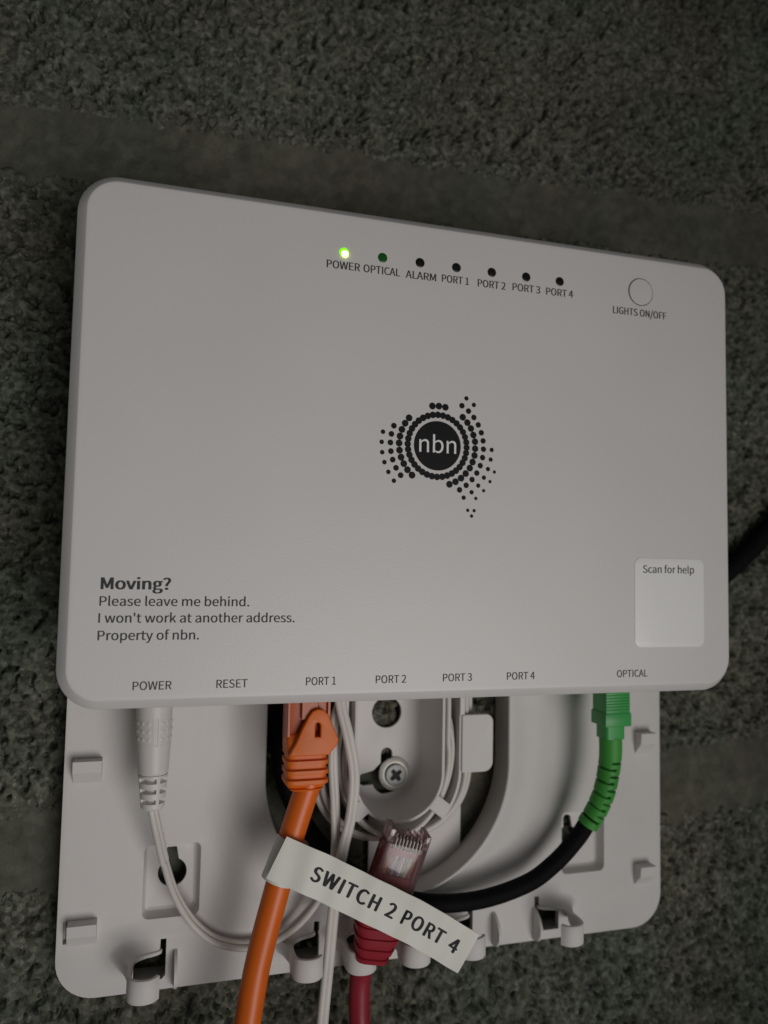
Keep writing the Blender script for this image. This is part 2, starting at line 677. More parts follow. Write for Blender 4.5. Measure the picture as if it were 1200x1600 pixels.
# ---------------------------------------------------------------- the wall
wall = thing("wall", "rough grey concrete block wall with smeared mortar joints", None, (100, WALL_Y, 60), kind="structure")
up_b = lambda x: 178.3 + 0.020 * (x + 20)
up_t = lambda x: up_b(x) + 194
mi_t = lambda x: 159.6 + 0.018 * (x + 20)
mi_b = lambda x: -44.0 + 0.042 * (x + 20)
lo_t = lambda x: -61.5 + 0.022 * (x + 20)
lo_b = lambda x: lo_t(x) - 192
far_t = lambda x: lo_b(x) - 18
far_b = lambda x: far_t(x) - 192
hi_b = lambda x: up_t(x) + 18
hi_t = lambda x: hi_b(x) + 192
block(-85, 325, up_t, up_b, 0.58, 1, wall)
block(-100, 305, mi_t, mi_b, 0.58, 101, wall)
block(-75, 335, lo_t, lo_b, 0.58, 201, wall)
for k, (a, b, t, u) in enumerate(((-503, -93, up_t, up_b), (333, 743, up_t, up_b), (-518, -108, mi_t, mi_b), (313, 723, mi_t, mi_b),
                                  (-493, -83, lo_t, lo_b), (343, 753, lo_t, lo_b), (-85, 325, far_t, far_b), (-100, 305, hi_t, hi_b))):
    block(a, b, t, u, 3.0, 300 + 40 * k, wall)
mortar("mortar_joint", -520, 760, lambda x: up_b(x) + 6, lambda x: mi_t(x) - 6, 1.2, 5, wall)
mortar("mortar_joint", -520, 760, lambda x: mi_b(x) + 7, lambda x: lo_t(x) - 7, 1.2, 25, wall)
mortar("mortar_joint", -520, 760, lambda x: lo_b(x) + 7, lambda x: far_t(x) - 7, 3, 45, wall)
mortar("mortar_joint", -520, 760, lambda x: hi_b(x) + 7, lambda x: up_t(x) - 7, 3, 65, wall)
for a, b, t, u in ((-95, -83, up_t, up_b), (323, 335, up_t, up_b), (-110, -98, mi_t, mi_b), (303, 315, mi_t, mi_b), (-85, -73, lo_t, lo_b), (333, 345, lo_t, lo_b)):
    mortar("mortar_joint", a, b, t, u, 3, 85, wall)

# ---------------------------------------------------------------- the mounting plate
PY = 38.0
CX, CZ = 97.5, -30.6                                # centre of the ring and of the spool
plate = thing("mounting_plate", "white plastic mounting plate with cable hooks and spool, screwed to the block wall",
              "mounting plate", (99.3, 46, -92))


def ring_outer(a):
    c = abs(math.cos(a))
    t = min(max((c - 0.4) / 0.45, 0), 1)
    return 45.6 + 15.9 * t * t * (3 - 2 * t)


def stadium(rf, top, n=72):
    """open path: down the left side, round the bottom, up the right side"""
    pts = []
    for k in range(13):
        z = top + (CZ - top) * k / 13
        pts.append((CX - (rf(math.pi)), z))
    for k in range(n + 1):
        a = math.pi + math.pi * k / n
        r = rf(a)
        pts.append((CX + r * math.cos(a), CZ + r * math.sin(a)))
    for k in range(1, 14):
        z = CZ + (top - CZ) * k / 13
        pts.append((CX + rf(0), z))
    return pts


TOP = 20.0
HOOKS = [(17.8, 1), (64.7, 1), (81.3, 1), (98.8, 1), (117.4, 1), (160.8, -1)]


def hook_hole(x, s):
    q = [(0.9, -89.3), (9.2, -89.3), (10.2, -88.3), (10.2, -77.7), (8.2, -77.7), (8.2, -80.6), (0.9, -81.5)]
    q = [(x + s * a, b) for a, b in q]
    return q if s > 0 else q[::-1]


groove_hole = stadium(ring_outer, TOP)
rec_l = rrect(20.6, -71.6, 37.3, -50.0, 2.0)
rec_r = rrect(161.0, -71.2, 177.9, -50.0, 2.0)
slit = rrect(-1.3, -76.2, -0.25, -69.8, 0.3, 2)
g = plate2d(rrect(-3.0, -92.3, 201.2, 128, 11.5, 10),
            [groove_hole, rec_l, rec_r, slit] + [hook_hole(x, s) for x, s in HOOKS], PY, PY + 2.4, 0.03)
add("base_sheet", g, M_PLATE, plate, 30)
# skirt that holds the sheet off the wall
o1, o2 = rrect(-2.4, -91.7, 200.6, 127, 11, 10), rrect(-0.6, -89.9, 198.8, 125, 9.5, 10)
add("skirt", plate2d(o1, [o2], PY + 2.3, 47.3, 0.05), M_PLATE, plate, 30)

# curved groove around the ring, its crest and the inner wall of the ring
prof = [(1.03, 0.03), (1.0, 0.03), (0.97, 0.06), (0.9, 0.45), (0.8, 1.1), (0.7, 1.65), (0.6, 2.0), (0.5, 1.95), (0.4, 1.4), (0.3, 0.4), (0.2, -0.9), (0.12, -1.9), (0.06, -2.6), (0.02, -2.95), (0.0, -3.0)]
RI = 42.2
rows = []
for t, dy in prof:
    row = []
    for p, (x, z) in enumerate(stadium(lambda a: RI + (ring_outer(a) - RI) * t, TOP)):
        a = math.atan2(min(z - CZ, 0), x - CX)
        dep = 0.35 + 0.65 * min(max((ring_outer(a) - 45.6) / 15.9, 0), 1)
        row.append((x, PY + (dy * dep if dy > 0 else dy), z))
    rows.append(row)
for r, y in ((41.75, 34.85), (41.45, 35.1), (41.35, 35.6), (41.6, 42.0), (41.8, 47.0)):
    rows.append([(x, y, z) for x, z in stadium(lambda a: r, TOP)])
add("ring_groove", strip(rows), M_PLATE, plate, 40)

def cap_path(r, top=TOP - 3, n=40):
    pts = [(CX - r, top)]
    for k in range(n + 1):
        a = math.pi + math.pi * k / n
        pts.append((CX + r * math.cos(a), CZ + r * math.sin(a)))
    pts.append((CX + r, top))
    return pts


# floor of the well: a bridge under the spool, the openings left and right show the wall
floor_o = []
for k in range(25):
    a0, a1 = math.acos((92.8 - CX) / 41.8), math.acos((126.0 - CX) / 41.8)
    a = -(a0 + (a1 - a0) * k / 24)
    floor_o.append((CX + 41.8 * math.cos(a), CZ + 41.8 * math.sin(a)))
floor_o += [(126.0, TOP), (CX + 12.6, TOP)] + [(CX + 12.6 * math.cos(math.radians(d)), CZ + 12.6 * math.sin(math.radians(d))) for d in range(0, -111, -10)] + [(92.8, CZ - 11.7)]
spool_hole = [(CX + 14.6 * math.cos(math.radians(d)), CZ + 14.6 * math.sin(math.radians(d))) for d in range(180, 361, 10)] + \
             [(CX + 14.6, TOP - 2), (CX - 14.6, TOP - 2)]
add("well_floor", plate2d(floor_o, [], 46.0, 47.2, 0.15), M_PLATE, plate, 30)

# spool: thin rimmed pocket with round hole and keyhole
rows = []
for r, y in ((16.2, 46.2), (15.5, 40), (15.2, 27.5), (15.1, 27.15), (14.85, 27.0), (14.5, 27.0), (14.2, 27.1), (14.1, 27.4), (13.8, 33), (13.4, 39.0), (13.0, 42.6), (12.6, 44.2), (12.0, 45.0), (11.3, 45.28), (10.9, 45.3)):
    rows.append([(x, y, z) for x, z in cap_path(r)])
add("spool_wall", strip(rows), M_PLATE, plate, 50)
kx, kz = 99.2, -36.0
key = []
for d in range(-250, 73, 8):
    a = math.radians(d)
    key.append((kx + 5.9 * math.cos(a), kz + 5.9 * math.sin(a)))
up_slot = [(100.4, -30.2), (100.4, -27.9)] + [(98.4 + 2.0 * math.cos(math.radians(d)), -28.2 + 2.0 * math.sin(math.radians(d))) for d in range(10, 171, 20)] + [(96.4, -27.9)]
left_slot = [(90.7, -34.4)] + [(90.7 + 2.0 * math.cos(math.radians(d)), -36.4 + 2.0 * math.sin(math.radians(d))) for d in range(100, 261, 20)] + [(90.7, -38.4)]


def key_outline():
    pts = []
    for d in range(-158, 79, 6):                      # round part, counter clockwise from the left slot's lower lip
        a = math.radians(d)
        pts.append((kx + 5.9 * math.cos(a), kz + 5.9 * math.sin(a)))
    pts += up_slot
    pts += [(96.4, -31.2), (93.9, -33.6)]
    pts += left_slot
    return pts


floor_p = [(x, z) for x, z in cap_path(11.4)]
add("spool_floor", plate2d(floor_p, [circle(98.2, -14.3, 5.2), key_outline()], 45.2, 46.6, 0.25), M_PLATE, plate, 30)

# thin wall beside the spool and the flat tabs that keep the coil in place
wp = [(119.6, TOP), (119.6, 5.0), (119.6, -10), (119.6, -20)] + [(CX + 22.1 * math.cos(math.radians(-d)), CZ + 22.1 * math.sin(math.radians(-d))) for d in range(0, 47, 5)]
rows = [[(x, 46.1, z) for x, z in wp], [(x, 29.6, z) for x, z in wp]]
inner = [(x - (0.95 if z > CZ else 0.95 * (x - CX) / 22.1), z - (0 if z > CZ else 0.95 * (z - CZ) / 22.1)) for x, z in wp]
add("coil_guide", merge(strip([[(x, 46.1, z) for x, z in wp], [(x, 30.0, z) for x, z in wp], [(x - 0.05, 29.7, z) for x, z in wp],
                               [(x, 29.7, z) for x, z in inner], [(x, 46.1, z) for x, z in inner]])), M_PLATE, plate, 30)
add("retaining_tab", plate2d(rrect(119.3, -31.6, 130.3, -12.9, (0.6, 3.2, 2.6, 0.5), 6), [], 28.8, 30.6, 0.3), M_PLATE, plate, 30)
add("tab_arm", plate2d([(118.7, -13.2), (120.4, -13.2), (120.4, TOP), (118.7, TOP)], [], 29.4, 30.5, 0.2), M_PLATE, plate, 30)
add("tab_arm", plate2d([(123.6, -7.5), (131.0, -8.5), (131.0, TOP), (125.6, TOP)], [], 40.5, 42.0, 0.2), M_PLATE, plate, 30)


def flange(ang, w, l):
    a = math.radians(ang)
    u = (math.cos(a), math.sin(a))
    v = (-u[1], u[0])
    q = [(14.3, -w / 2), (14.3 + l - 1.2, -w / 2), (14.3 + l, -w / 2 + 1.2), (14.3 + l, w / 2 - 1.2), (14.3 + l - 1.2, w / 2), (14.3, w / 2)]
    return [(CX + r * u[0] + s * v[0], CZ + r * u[1] + s * v[1]) for r, s in q]


add("retaining_tab", plate2d(flange(-38, 5.0, 6.4), [], 26.9, 28.2, 0.25), M_PLATE, plate, 30)
add("retaining_tab", plate2d(flange(-142, 5.0, 5.6), [], 26.9, 28.2, 0.25), M_PLATE, plate, 30)

# keyhole recesses
for x0, x1, kc, kzc in ((20.6, 37.3, 29.1, -59.9), (161.0, 177.9, 165.7, -60.4)):
    hole = [(kc + 4.3 * math.cos(math.radians(d)), kzc + 4.3 * math.sin(math.radians(d))) for d in range(-245, 66, 10)]
    hole += [(kc + 1.3, kzc + 6.6)] + [(kc - 0.3 + 1.6 * math.cos(math.radians(d)), kzc + 6.8 + 1.6 * math.sin(math.radians(d))) for d in range(0, 181, 20)]
    fl = rrect(x0 + 0.15, -71.5, x1 - 0.15, -50.15, 2.0)
    rows = []
    for off, y in ((0.45, PY + 0.03), (0.1, PY + 0.2), (0.0, PY + 0.5), (-0.3, PY + 2.6), (-0.9, PY + 3.8), (-2.2, PY + 4.4)):
        rr = rrect(x0 - off, -71.5 - off, x1 + off, -50.1 + off, max(2.0 + off, 0.3))
        rows.append([(x, y, z) for x, z in rr])
    a = strip(rows, True)
    b = plate2d(rrect(x0 + 0.6, -70.9, x1 - 0.6, -50.7, 1.6), [hole], PY + 4.2, PY + 5.2, 0.05)
    add("keyhole_recess", merge(a, b), M_PLATE, plate, 35)


# four wedge tabs that the box clips on to
def wedge(x0, x1, z0, z1):
    y0, y1 = 33.6, PY + 0.2
    V = [(x0, y1, z1), (x1, y1, z1), (x0, y0, z1), (x1, y0, z1), (x0, y0 + 0.5, (z0 + z1) / 2), (x1, y0 + 0.5, (z0 + z1) / 2), (x0, y1, z0 - 0.6), (x1, y1, z0 - 0.6)]
    F = [[0, 2, 3, 1], [2, 4, 5, 3], [4, 6, 7, 5], [0, 6, 4, 2], [1, 3, 5, 7], [0, 1, 7, 6]]
    return V, F


for x0, x1, z0, z1 in ((-0.3, 7.7, -29.8, -23.1), (0.1, 8.1, -76.4, -69.6), (190.6, 197.0, -30.6, -23.1), (190.2, 196.5, -76.9, -69.9)):
    add("clip_tab", wedge(x0, x1, z0, z1), M_PLATE, plate, None)


# hooks along the bottom edge: a curled strip with a ramp behind it
def hook(x, s):
    c = [(8.5, 38.6), (8.2, 37.6), (6.4, 36.7), (4.2, 36.0), (2.3, 34.9), (0.9, 33.2), (0.2, 31.0), (0.0, 28.4), (0.0, 26.0), (0.35, 23.6), (1.7, 21.9), (4.1, 21.2), (6.4, 21.8), (7.9, 23.4)]
    P = spline([(a, b, 0) for a, b in c], 40)
    th = 1.15
    T = np.gradient(P, axis=0)
    T /= np.linalg.norm(T, axis=1)[:, None]
    N = np.stack([T[:, 1], -T[:, 0], T[:, 2] * 0], 1)
    zt, zb = -80.7, -87.2
    A, B = P + N * th / 2, P - N * th / 2

    def pt(p, z):
        return (x + s * p[0], p[1], z)
    rows = []
    for i in range(len(P)):
        t = i / (len(P) - 1)
        k = min(max((t - 0.36) / 0.14, 0), 1)
        b = (zt - 1.1) * (1 - k) + zb * k
        rows.append([pt(A[i], zt - .2), pt(A[i] * .85 + B[i] * .15, zt), pt(A[i] * .15 + B[i] * .85, zt), pt(B[i], zt - .2),
                     pt(B[i], b + .2), pt(A[i] * .15 + B[i] * .85, b), pt(A[i] * .85 + B[i] * .15, b), pt(A[i], b + .2)])
    g1 = loft(rows)
    # flank that rises from the sheet to the rim and to the hook's outer wall
    cols = []
    m = int(0.5 * len(P))
    for i in range(0, m):
        t = i / (m - 1)
        cols.append((P[i], zt - 0.05, 90 + 95 * t ** 1.3, 3.8 + 3.0 * t))
    for k in range(1, 7):
        t = k / 6
        cols.append((P[m - 1], zt - 0.05 + (zb + 1.2 - zt) * t, 185 - 10 * t, 6.8 - 3.6 * t))
    rr = []
    for p, z, phi, L in cols:
        a = math.radians(phi)
        row = []
        for k in range(12):
            q = k / 11
            e = 1 - (1 - q) ** 1.9
            row.append((x + s * (p[0] + L * q * math.cos(a)), p[1] + (PY + 0.06 - p[1]) * e, z + L * q * math.sin(a)))
        rr.append(row)
    g2 = strip(rr)
    return merge(g1, g2)


for x, s in HOOKS:
    add("cable_hook", hook(x, s), M_PLATE, plate, 50)


def fin(x):
    q = [(38.2, -81.0), (36.2, -81.6), (33.8, -83.2), (32.2, -85.8), (32.4, -88.4), (34.6, -91.0), (38.2, -92.0)]
    A = [(x - 0.45, y, z) for y, z in q]
    B = [(x + 0.45, y, z) for y, z in q]
    return loft([A, B])


for x in (30.9, 135.2, 150.4):
    add("hook_fin", fin(x), M_PLATE, plate, 40)

# ---------------------------------------------------------------- the screw
screw = thing("screw", "steel cross-head screw with wide washer rim holding the plate in its spool pocket", "screw", (101.1, 45.2, -34.9))
sx, sz = 101.1, -34.9
rows = []
for r, y in ((0.01, 47.5), (2.2, 47.5), (2.2, 45.0), (5.55, 45.0), (5.6, 44.7), (5.45, 44.3), (4.6, 43.9), (3.95, 43.75)):
    rows.append([(x, y, z) for x, z in circle(sx, sz, r, 40)])
add("washer_rim", loft(rows, True, True), M_STEEL, screw, 40)
cross = []
for k in range(4):
    a = math.radians(90 * k + 38)
    for w, l in ((-0.42, 2.1), (0.42, 2.1), (0.62, 0.62)):
        if l < 1:
            cross.append((sx + 0.62 * math.cos(a) - 0.62 * math.sin(a), sz + 0.62 * math.sin(a) + 0.62 * math.cos(a)))
        else:
            cross.append((sx + l * math.cos(a) - w * math.sin(a), sz + l * math.sin(a) + w * math.cos(a)))
head = plate2d(circle(sx, sz, 3.7, 40), [cross], 42.7, 43.85, 0.35)
add("screw_head", head, M_STEELD, screw, 40)
add("cross_recess", plate2d(circle(sx, sz, 2.4, 20), [], 43.5, 43.8, 0.02), M_GAP, screw, 30)

# ---------------------------------------------------------------- the box
FW, FH = 200.0, 136.24
box_t = thing("fibre_box", "flat white fibre connection box with round dotted black logo and row of status lights",
              "network box", (100, 24, 0))


def outline(off, y):
    return [(x, y, z) for x, z in rrect(-off, -off, FW + off, FH + off, 8.2 + off, 12)]


add("front_cover", loft([outline(-1.2, 0), outline(-0.35, 0), outline(-0.12, 0.04), outline(0.05, 0.16), outline(1.3, 1.6), outline(2.35, 2.8), outline(2.55, 3.1), outline(2.62, 3.5),
                         outline(2.5, 7.5), outline(1.8, 7.9), outline(-2.0, 8.0)]), M_COVER, box_t, 30)
add("rear_housing", loft([[(x, y, z) for x, z in rrect(3 + i, 4 + i, 197 - i, 132 - i, 9, 8)] for y, i in ((8.05, 0), (25.0, 0), (26.0, 1))]), M_COVER, box_t, 30)

LED_X = [69.3 + 11.5 * k for k in range(7)]
for k, x in enumerate(LED_X):
    rows = [[(px, y, pz) for px, pz in circle(x, 125.1, r, 28)] for r, y in ((1.42, 0.05), (1.42, -0.06), (1.28, -0.12), (0.9, -0.2), (0.35, -0.24))]
    led = add("status_light", loft(rows), (M_LED, M_LENSG)[k] if k < 2 else M_LENS, box_t, 60,
              label=("glowing green power light", "dim green optical light")[k] if k < 2 else None)
    if k == 0:
        rows = [[(px, y, pz) for px, pz in circle(x + 0.18, 124.7, r, 24)] for r, y in ((1.0, -0.2), (0.92, -0.36), (0.45, -0.46))]
        add("light_core", loft(rows), M_LEDC, led, 60)
btn_gap = [circle(167.4, 125.2, 4.62, 48), circle(167.4, 125.2, 4.25, 48)]
btn = add("push_button", loft([[(x, y, z) for x, z in circle(167.4, 125.2, r, 48)] for r, y in ((4.3, 0.02), (4.28, -0.22), (4.12, -0.34), (3.6, -0.38))]), M_COVER, box_t, 30)
add("button_gap", flat([circle(167.4, 125.2, 4.55, 48), circle(167.4, 125.2, 4.27, 48)], -0.05), M_GAP, btn, None)

INK_Y = -0.05
for body, x0, x1, base in (("POWER", 64.3, 74.1, 120.15), ("OPTICAL", 75.1, 86.2, 120.15), ("ALARM", 87.9, 97.4, 120.05), ("PORT 1", 99.2, 107.9, 120.2),
                           ("PORT 2", 110.7, 119.9, 120.2), ("PORT 3", 122.2, 131.6, 120.4), ("PORT 4", 133.6, 143.0, 120.4), ("LIGHTS ON/OFF", 157.2, 177.0, 117.2)):
    add("lettering", text_on_face(body, x0, x1, base, 2.25, INK_Y, 0.13), M_INK, box_t, None)
for body, x0, x1, base in (("POWER", 16.3, 26.0, 2.6), ("RESET", 37.4, 45.6, 2.6), ("PORT 1", 61.4, 69.8, 2.7), ("PORT 2", 81.2, 90.2, 2.75),
                           ("PORT 3", 101.3, 110.3, 2.8), ("PORT 4", 121.4, 130.5, 2.8), ("OPTICAL", 158.5, 169.4, 2.7)):
    add("lettering", text_on_face(body, x0, x1, base, 2.15, INK_Y, 0.08), M_INK, box_t, None)
add("lettering", text_on_face("Moving?", 7.5, 24.9, 28.4, 3.0, INK_Y, 0.36), M_INK, box_t, None)
for body, x0, x1, base in (("Please leave me behind.", 7.4, 45.4, 24.15), ("I won't work at another address.", 7.3, 57.8, 19.85), ("Property of nbn.", 7.3, 32.5, 15.4)):
    add("lettering", text_on_face(body, x0, x1, base, 2.42, INK_Y, 0.11), M_INK, box_t, None)

# round dotted emblem
LX, LZ = 98.6, 71.0
big = [(96.83, 82.65), (98.87, 82.77), (100.91, 82.58), (89.72, 78.62), (88.54, 76.96), (87.6, 75.1), (87.06, 73.12), (86.82, 71.09), (86.98, 69.02), (87.48, 67.0), (88.33, 65.19), (89.48, 63.47), (90.91, 61.98), (106.41, 80.01), (107.9, 78.5), (109.07, 76.82), (109.87, 74.91), (110.43, 72.95), (110.49, 70.85), (110.31, 68.81), (109.72, 66.82), (108.85, 64.98), (107.57, 63.28), (106.12, 61.84), (104.4, 60.7), (102.49, 59.85)]
mid = [(85.15, 76.01), (84.46, 73.58), (84.2, 71.08), (84.4, 68.57), (84.99, 66.15), (86.03, 63.84), (87.46, 61.77), (106.12, 83.44), (108.23, 81.99), (109.97, 80.19), (111.4, 78.06), (112.41, 75.77), (113.02, 73.35), (113.17, 70.86), (112.91, 68.34), (112.19, 65.89), (111.11, 63.61), (109.62, 61.59), (107.77, 59.8), (105.69, 58.37)]
sml = [(81.92, 74.05), (81.6, 71.1), (81.81, 68.12), (82.52, 65.28), (83.75, 62.54), (85.45, 60.08), (107.52, 85.74), (109.93, 83.96), (115.82, 70.82), (115.52, 67.88), (114.68, 64.99), (113.39, 62.35), (111.61, 59.9), (109.51, 57.82), (107.01, 56.12)]
tin = [(116.76, 64.21), (115.38, 61.26), (113.35, 58.45), (110.88, 56.06), (108.35, 52.43), (110.39, 52.4), (109.59, 50.78)]


def dots(pts, r, y):
    V, F = [], []
    for i, (x, z) in enumerate(pts):
        k = len(V)
        c = circle(x, z, r, 18)
        V += [(a, y, b) for a, b in c]
        F.append(list(range(k, k + 18)))
    return V, F


ring_dots = [(LX + 9.16 * math.cos(2 * math.pi * k / 36), LZ + 9.16 * math.sin(2 * math.pi * k / 36)) for k in range(36)]
ringg = merge(dots(ring_dots[0::2], 1.0, -0.05), dots(ring_dots[1::2], 1.0, -0.056))
emblem = add("emblem", flat([circle(LX, LZ, 7.3, 64)], -0.05), M_INKD, box_t, None)
add("emblem_dots", merge(ringg, dots(big, 1.03, -0.05), dots(mid, 0.86, -0.05), dots(sml, 0.68, -0.05), dots(tin, 0.52, -0.05)), M_INKD, emblem, None)
V, F, a, b = text_geo("nbn", 0, 6)
s = 11.5 / (b - a)
add("emblem_lettering", ([(92.95 + (v[0] - a) * s, -0.075, 68.95 + v[1] * s * 0.98) for v in V], F), M_STICK, emblem, None)

# white sticker
st = add("help_sticker", plate2d(rrect(164.9, 11.8, 190.4, 39.6, 2.2, 6), [], -0.14, -0.005, 0.04), M_STICK, box_t, 30)
add("lettering", text_on_face("Scan for help", 167.8, 186.8, 35.0, 2.35, -0.17, 0.1), M_INK, st, None)

# ---------------------------------------------------------------- white power cable
pw = thing("power_cable", "white flat twin power cable with round plug, coiled around the spool", "power cable", (22, 24, -34))
AX = lambda z: (21.95 + (-(z + 5.7)) * 0.016, 22.0, z)


def lathe(path_fn, prof, nth, mod=None):
    rows = []
    for i, (z, r) in enumerate(prof):
        c = path_fn(z)
        row = []
        for k in range(nth):
            th = 2 * math.pi * k / nth
            q = r if mod is None else mod(z, th, r)
            row.append((c[0] + q * math.cos(th), c[1] + q * math.sin(th), z))
        rows.append(row)
    return loft(rows)


pz = [6.0] + list(np.arange(-4.0, -25.0, -0.22))
prof_plug = []
for z in pz:
    t = np.interp(z, [-24.6, -24.3, -23.6, -16, -12, 6], [3.2, 3.9, 4.2, 4.72, 4.95, 5.0])
    prof_plug.append((z, float(t)))


def grip(z, th, r):
    # dimpled grip bands, one long groove at the front right
    q = r
    if -15.8 < z < -8.0:
        a = math.degrees(th) % 360
        if 276 < a < 284:
            return r - 0.25
        if not (268 < a < 291):
            u = math.sin((z + 8.0) / 7.8 * math.pi * 7)
            v = math.sin(math.radians(a) * 16)
            q = r + 0.16 * max(u, 0) * max(v, 0) * 1.6 - 0.05
    return q


plug = add("plug", lathe(AX, prof_plug, 96, grip), M_PLUGW, pw, 50)
pz2 = list(np.arange(-24.4, -34.6, -0.14))
prof2 = [(z, float(np.interp(z, [-34.6, -34.2, -33.5, -25, -24.4], [1.6, 2.7, 3.25, 4.05, 4.05]))) for z in pz2]


def relief(z, th, r):
    a = math.degrees(th) % 360
    for zc in (-25.8, -28.7, -31.6):
        if abs(z - zc) < 0.62:
            # solid webs on the front right and back left, slots between them
            if 205 < a < 285 or 300 < a < 345 or 25 < a < 165:
                return r - 1.5 * min((0.62 - abs(z - zc)) / 0.22, 1)
    return r


add("strain_relief", lathe(AX, prof2, 96, relief), M_PLUGW, plug, 40)

cordB = [(22.3, 22.3, -31.0), (22.4, 22.5, -33.7), (24.1, 24, -41.5), (26.6, 27.5, -51.9), (30.1, 31, -62.6), (36.0, 33.5, -72.6), (43.8, 34.5, -79.0), (54.5, 34.5, -81.1), (64.1, 33.5, -77.6), (71.4, 31, -69.6), (75.7, 28.5, -60.4), (77.0, 27.5, -50.4), (76.6, 27, -38.8), (75.6, 27, -25.2), (76.0, 28, -13.7), (77.8, 28, -5.8), (79, 28, 4), (80, 28, 16)]


def sideB(t):
    if t < 0.12:
        return (0.5, 0.87, 0.0)
    if t < 0.55:
        return (0.15, 0.86, 0.48)
    k = min((t - 0.55) / 0.12, 1)
    return (0.15 * (1 - k) + 0.8 * k, 0.86 * (1 - k) + 0.6 * k, 0.48 * (1 - k))


add("cord", sweep(spline(cordB, 220), twin_shape(0.95), sideB, 28), M_CORD, pw, 60)
cordA = [(75.0, 27, 18), (75.6, 25, 4), (76.7, 24, -6.1), (79.3, 23, -16.7), (81.0, 23, -24.5), (81.5, 23, -31.2), (80.8, 23.5, -41.1), (78.6, 24, -51.3), (76.8, 25, -64.8), (75.4, 25.5, -83.7), (73.8, 25, -101.7), (72.4, 25, -125), (72, 26, -180)]
add("cord", sweep(spline(cordA, 200), twin_shape(1.03), (0.9, 0.44, 0.0), 28), M_CORD, pw, 60)


def coil_path(rf, y, top):
    pts = []
    n = 60
    for k in range(10):
        z = top + (CZ - top) * k / 10
        pts.append((CX - rf(math.pi), y, z))
    for k in range(n + 1):
        a = math.pi + math.pi * k / n
        pts.append((CX + rf(a) * math.cos(a), y + 0.5 * math.sin(3 * a), CZ + rf(a) * math.sin(a)))
    for k in range(1, 11):
        z = CZ + (top - CZ) * k / 10
        pts.append((CX + rf(0), y, z))
    for k in range(1, 40):
        a = math.pi * k / 40
        pts.append((CX + rf(a) * math.cos(a), y, top + rf(a) * math.sin(a)))
    return pts


def round_path(a, b, y):
    """a loop that bulges out beside the spool, as loosely wound cord does"""
    cz = CZ - 20.0 + b

    def off(z):
        return a * math.sqrt(max(1 - ((z - cz) / b) ** 2, 0))
    right = []
    for k in range(41):
        th = -math.pi / 2 + k / 40 * (math.pi / 2 + math.asin(min((-5 - cz) / b, 0.95)))
        right.append((a * math.cos(th) if th < 0 else max(a * math.cos(th), 17.1), cz + b * math.sin(th)))
    xe = right[-1][0]
    up = [(xe, -5 + 7 * k / 5) for k in range(1, 6)]
    over = [(xe * math.cos(math.pi / 2 * k / 12), 2 + xe * math.sin(math.pi / 2 * k / 12)) for k in range(1, 13)]
    half = right + up + over
    pts = [(CX + x, y + 0.6 * math.sin(0.11 * z), z) for x, z in half]
    pts += [(CX - x, y - 0.6 * math.sin(0.13 * z), z) for x, z in half[-2:0:-1]]
    return pts


gs = []
for a, b, y in ((17.6, 23.6, 30.6), (19.2, 25.2, 32.0), (20.0, 26.6, 34.4), (18.4, 24.6, 35.6), (19.6, 25.8, 38.6)):
    gs.append(sweep(round_path(a, b, y), twin_shape(0.82), (0, 1, 0), 20, closed=True))
for rf, y, sd in ((lambda a: 20.8 + 3.4 * abs(math.cos(a)) ** 1.4, 32.6, (0, 1, 0)),
                  (lambda a: 21.4 + 5.0 * abs(math.cos(a)) ** 1.4, 35.0, (0, 1, 0)), (lambda a: 22.4 + 3.0 * abs(math.cos(a)) ** 1.3, 38.5, (0, 1, 0))):
    gs.append(sweep(coil_path(rf, y, 2.0), twin_shape(0.95), sd, 20, closed=True))
add("cord_coil", merge(*gs), M_CORD, pw, 60)

# ---------------------------------------------------------------- optical cable
op = thing("optical_cable", "black fibre cable with green square plug and slotted green boot, looping behind the label", "optical cable", (168.8, 24, -50))
gx = 168.9
hs = bevel_box(gx - 4.55, gx + 4.55, 15.2, 23.6, -12.0, 8, 0.35)
h2 = bevel_box(gx - 4.9, gx + 4.9, 14.9, 24.0, -15.9, -11.4, 0.35)
ridges = [bevel_box(gx - 4.35, gx + 4.35, 14.95, 15.4, z - 0.42, z, 0.12, 1) for z in np.arange(-4.6, -11.2, -0.95)]
hou = add("plug_housing", merge(hs, h2), M_GREEN, op, 30)
add("grip_ridges", merge(*ridges), M_GREEN, hou, 30)
add("plug_neck", loft([[(x, y, -15.5 - 4.8 * k) for x, y in rrect(gx - 3.7, 16.4, gx + 3.7, 23.4, 1.4, 5)] for k in (0, 1)]), M_GREEN, op, 30)
bpath = spline([(168.95, 19.9, -19.9), (169.2, 20.2, -24.5), (169.2, 20.8, -29.2), (168.1, 21.9, -37.8), (166.0, 23.4, -44.6), (163.4, 25.0, -50.0)], 260)


def boot_r(t, th):
    r = 3.75 * (1 - t) + 2.95 * t * 1.2
    a = math.degrees(th) % 360
    if 0.24 < t < 0.97:
        ph = ((t - 0.24) / 0.73 * 5.0) % 1.0
        k = 0
        if ph < 0.2 and (a < 112 or a > 262):
            k = min(min(ph, 0.2 - ph) / 0.035, 1)
        if 0.5 < ph < 0.7 and 84 < a < 250:
            k = min(min(ph - 0.5, 0.7 - ph) / 0.035, 1)
        r -= 1.3 * k
    return r


def boot_shape(t, th):
    r = boot_r(t, th)
    return (r * math.cos(th), r * math.sin(th))


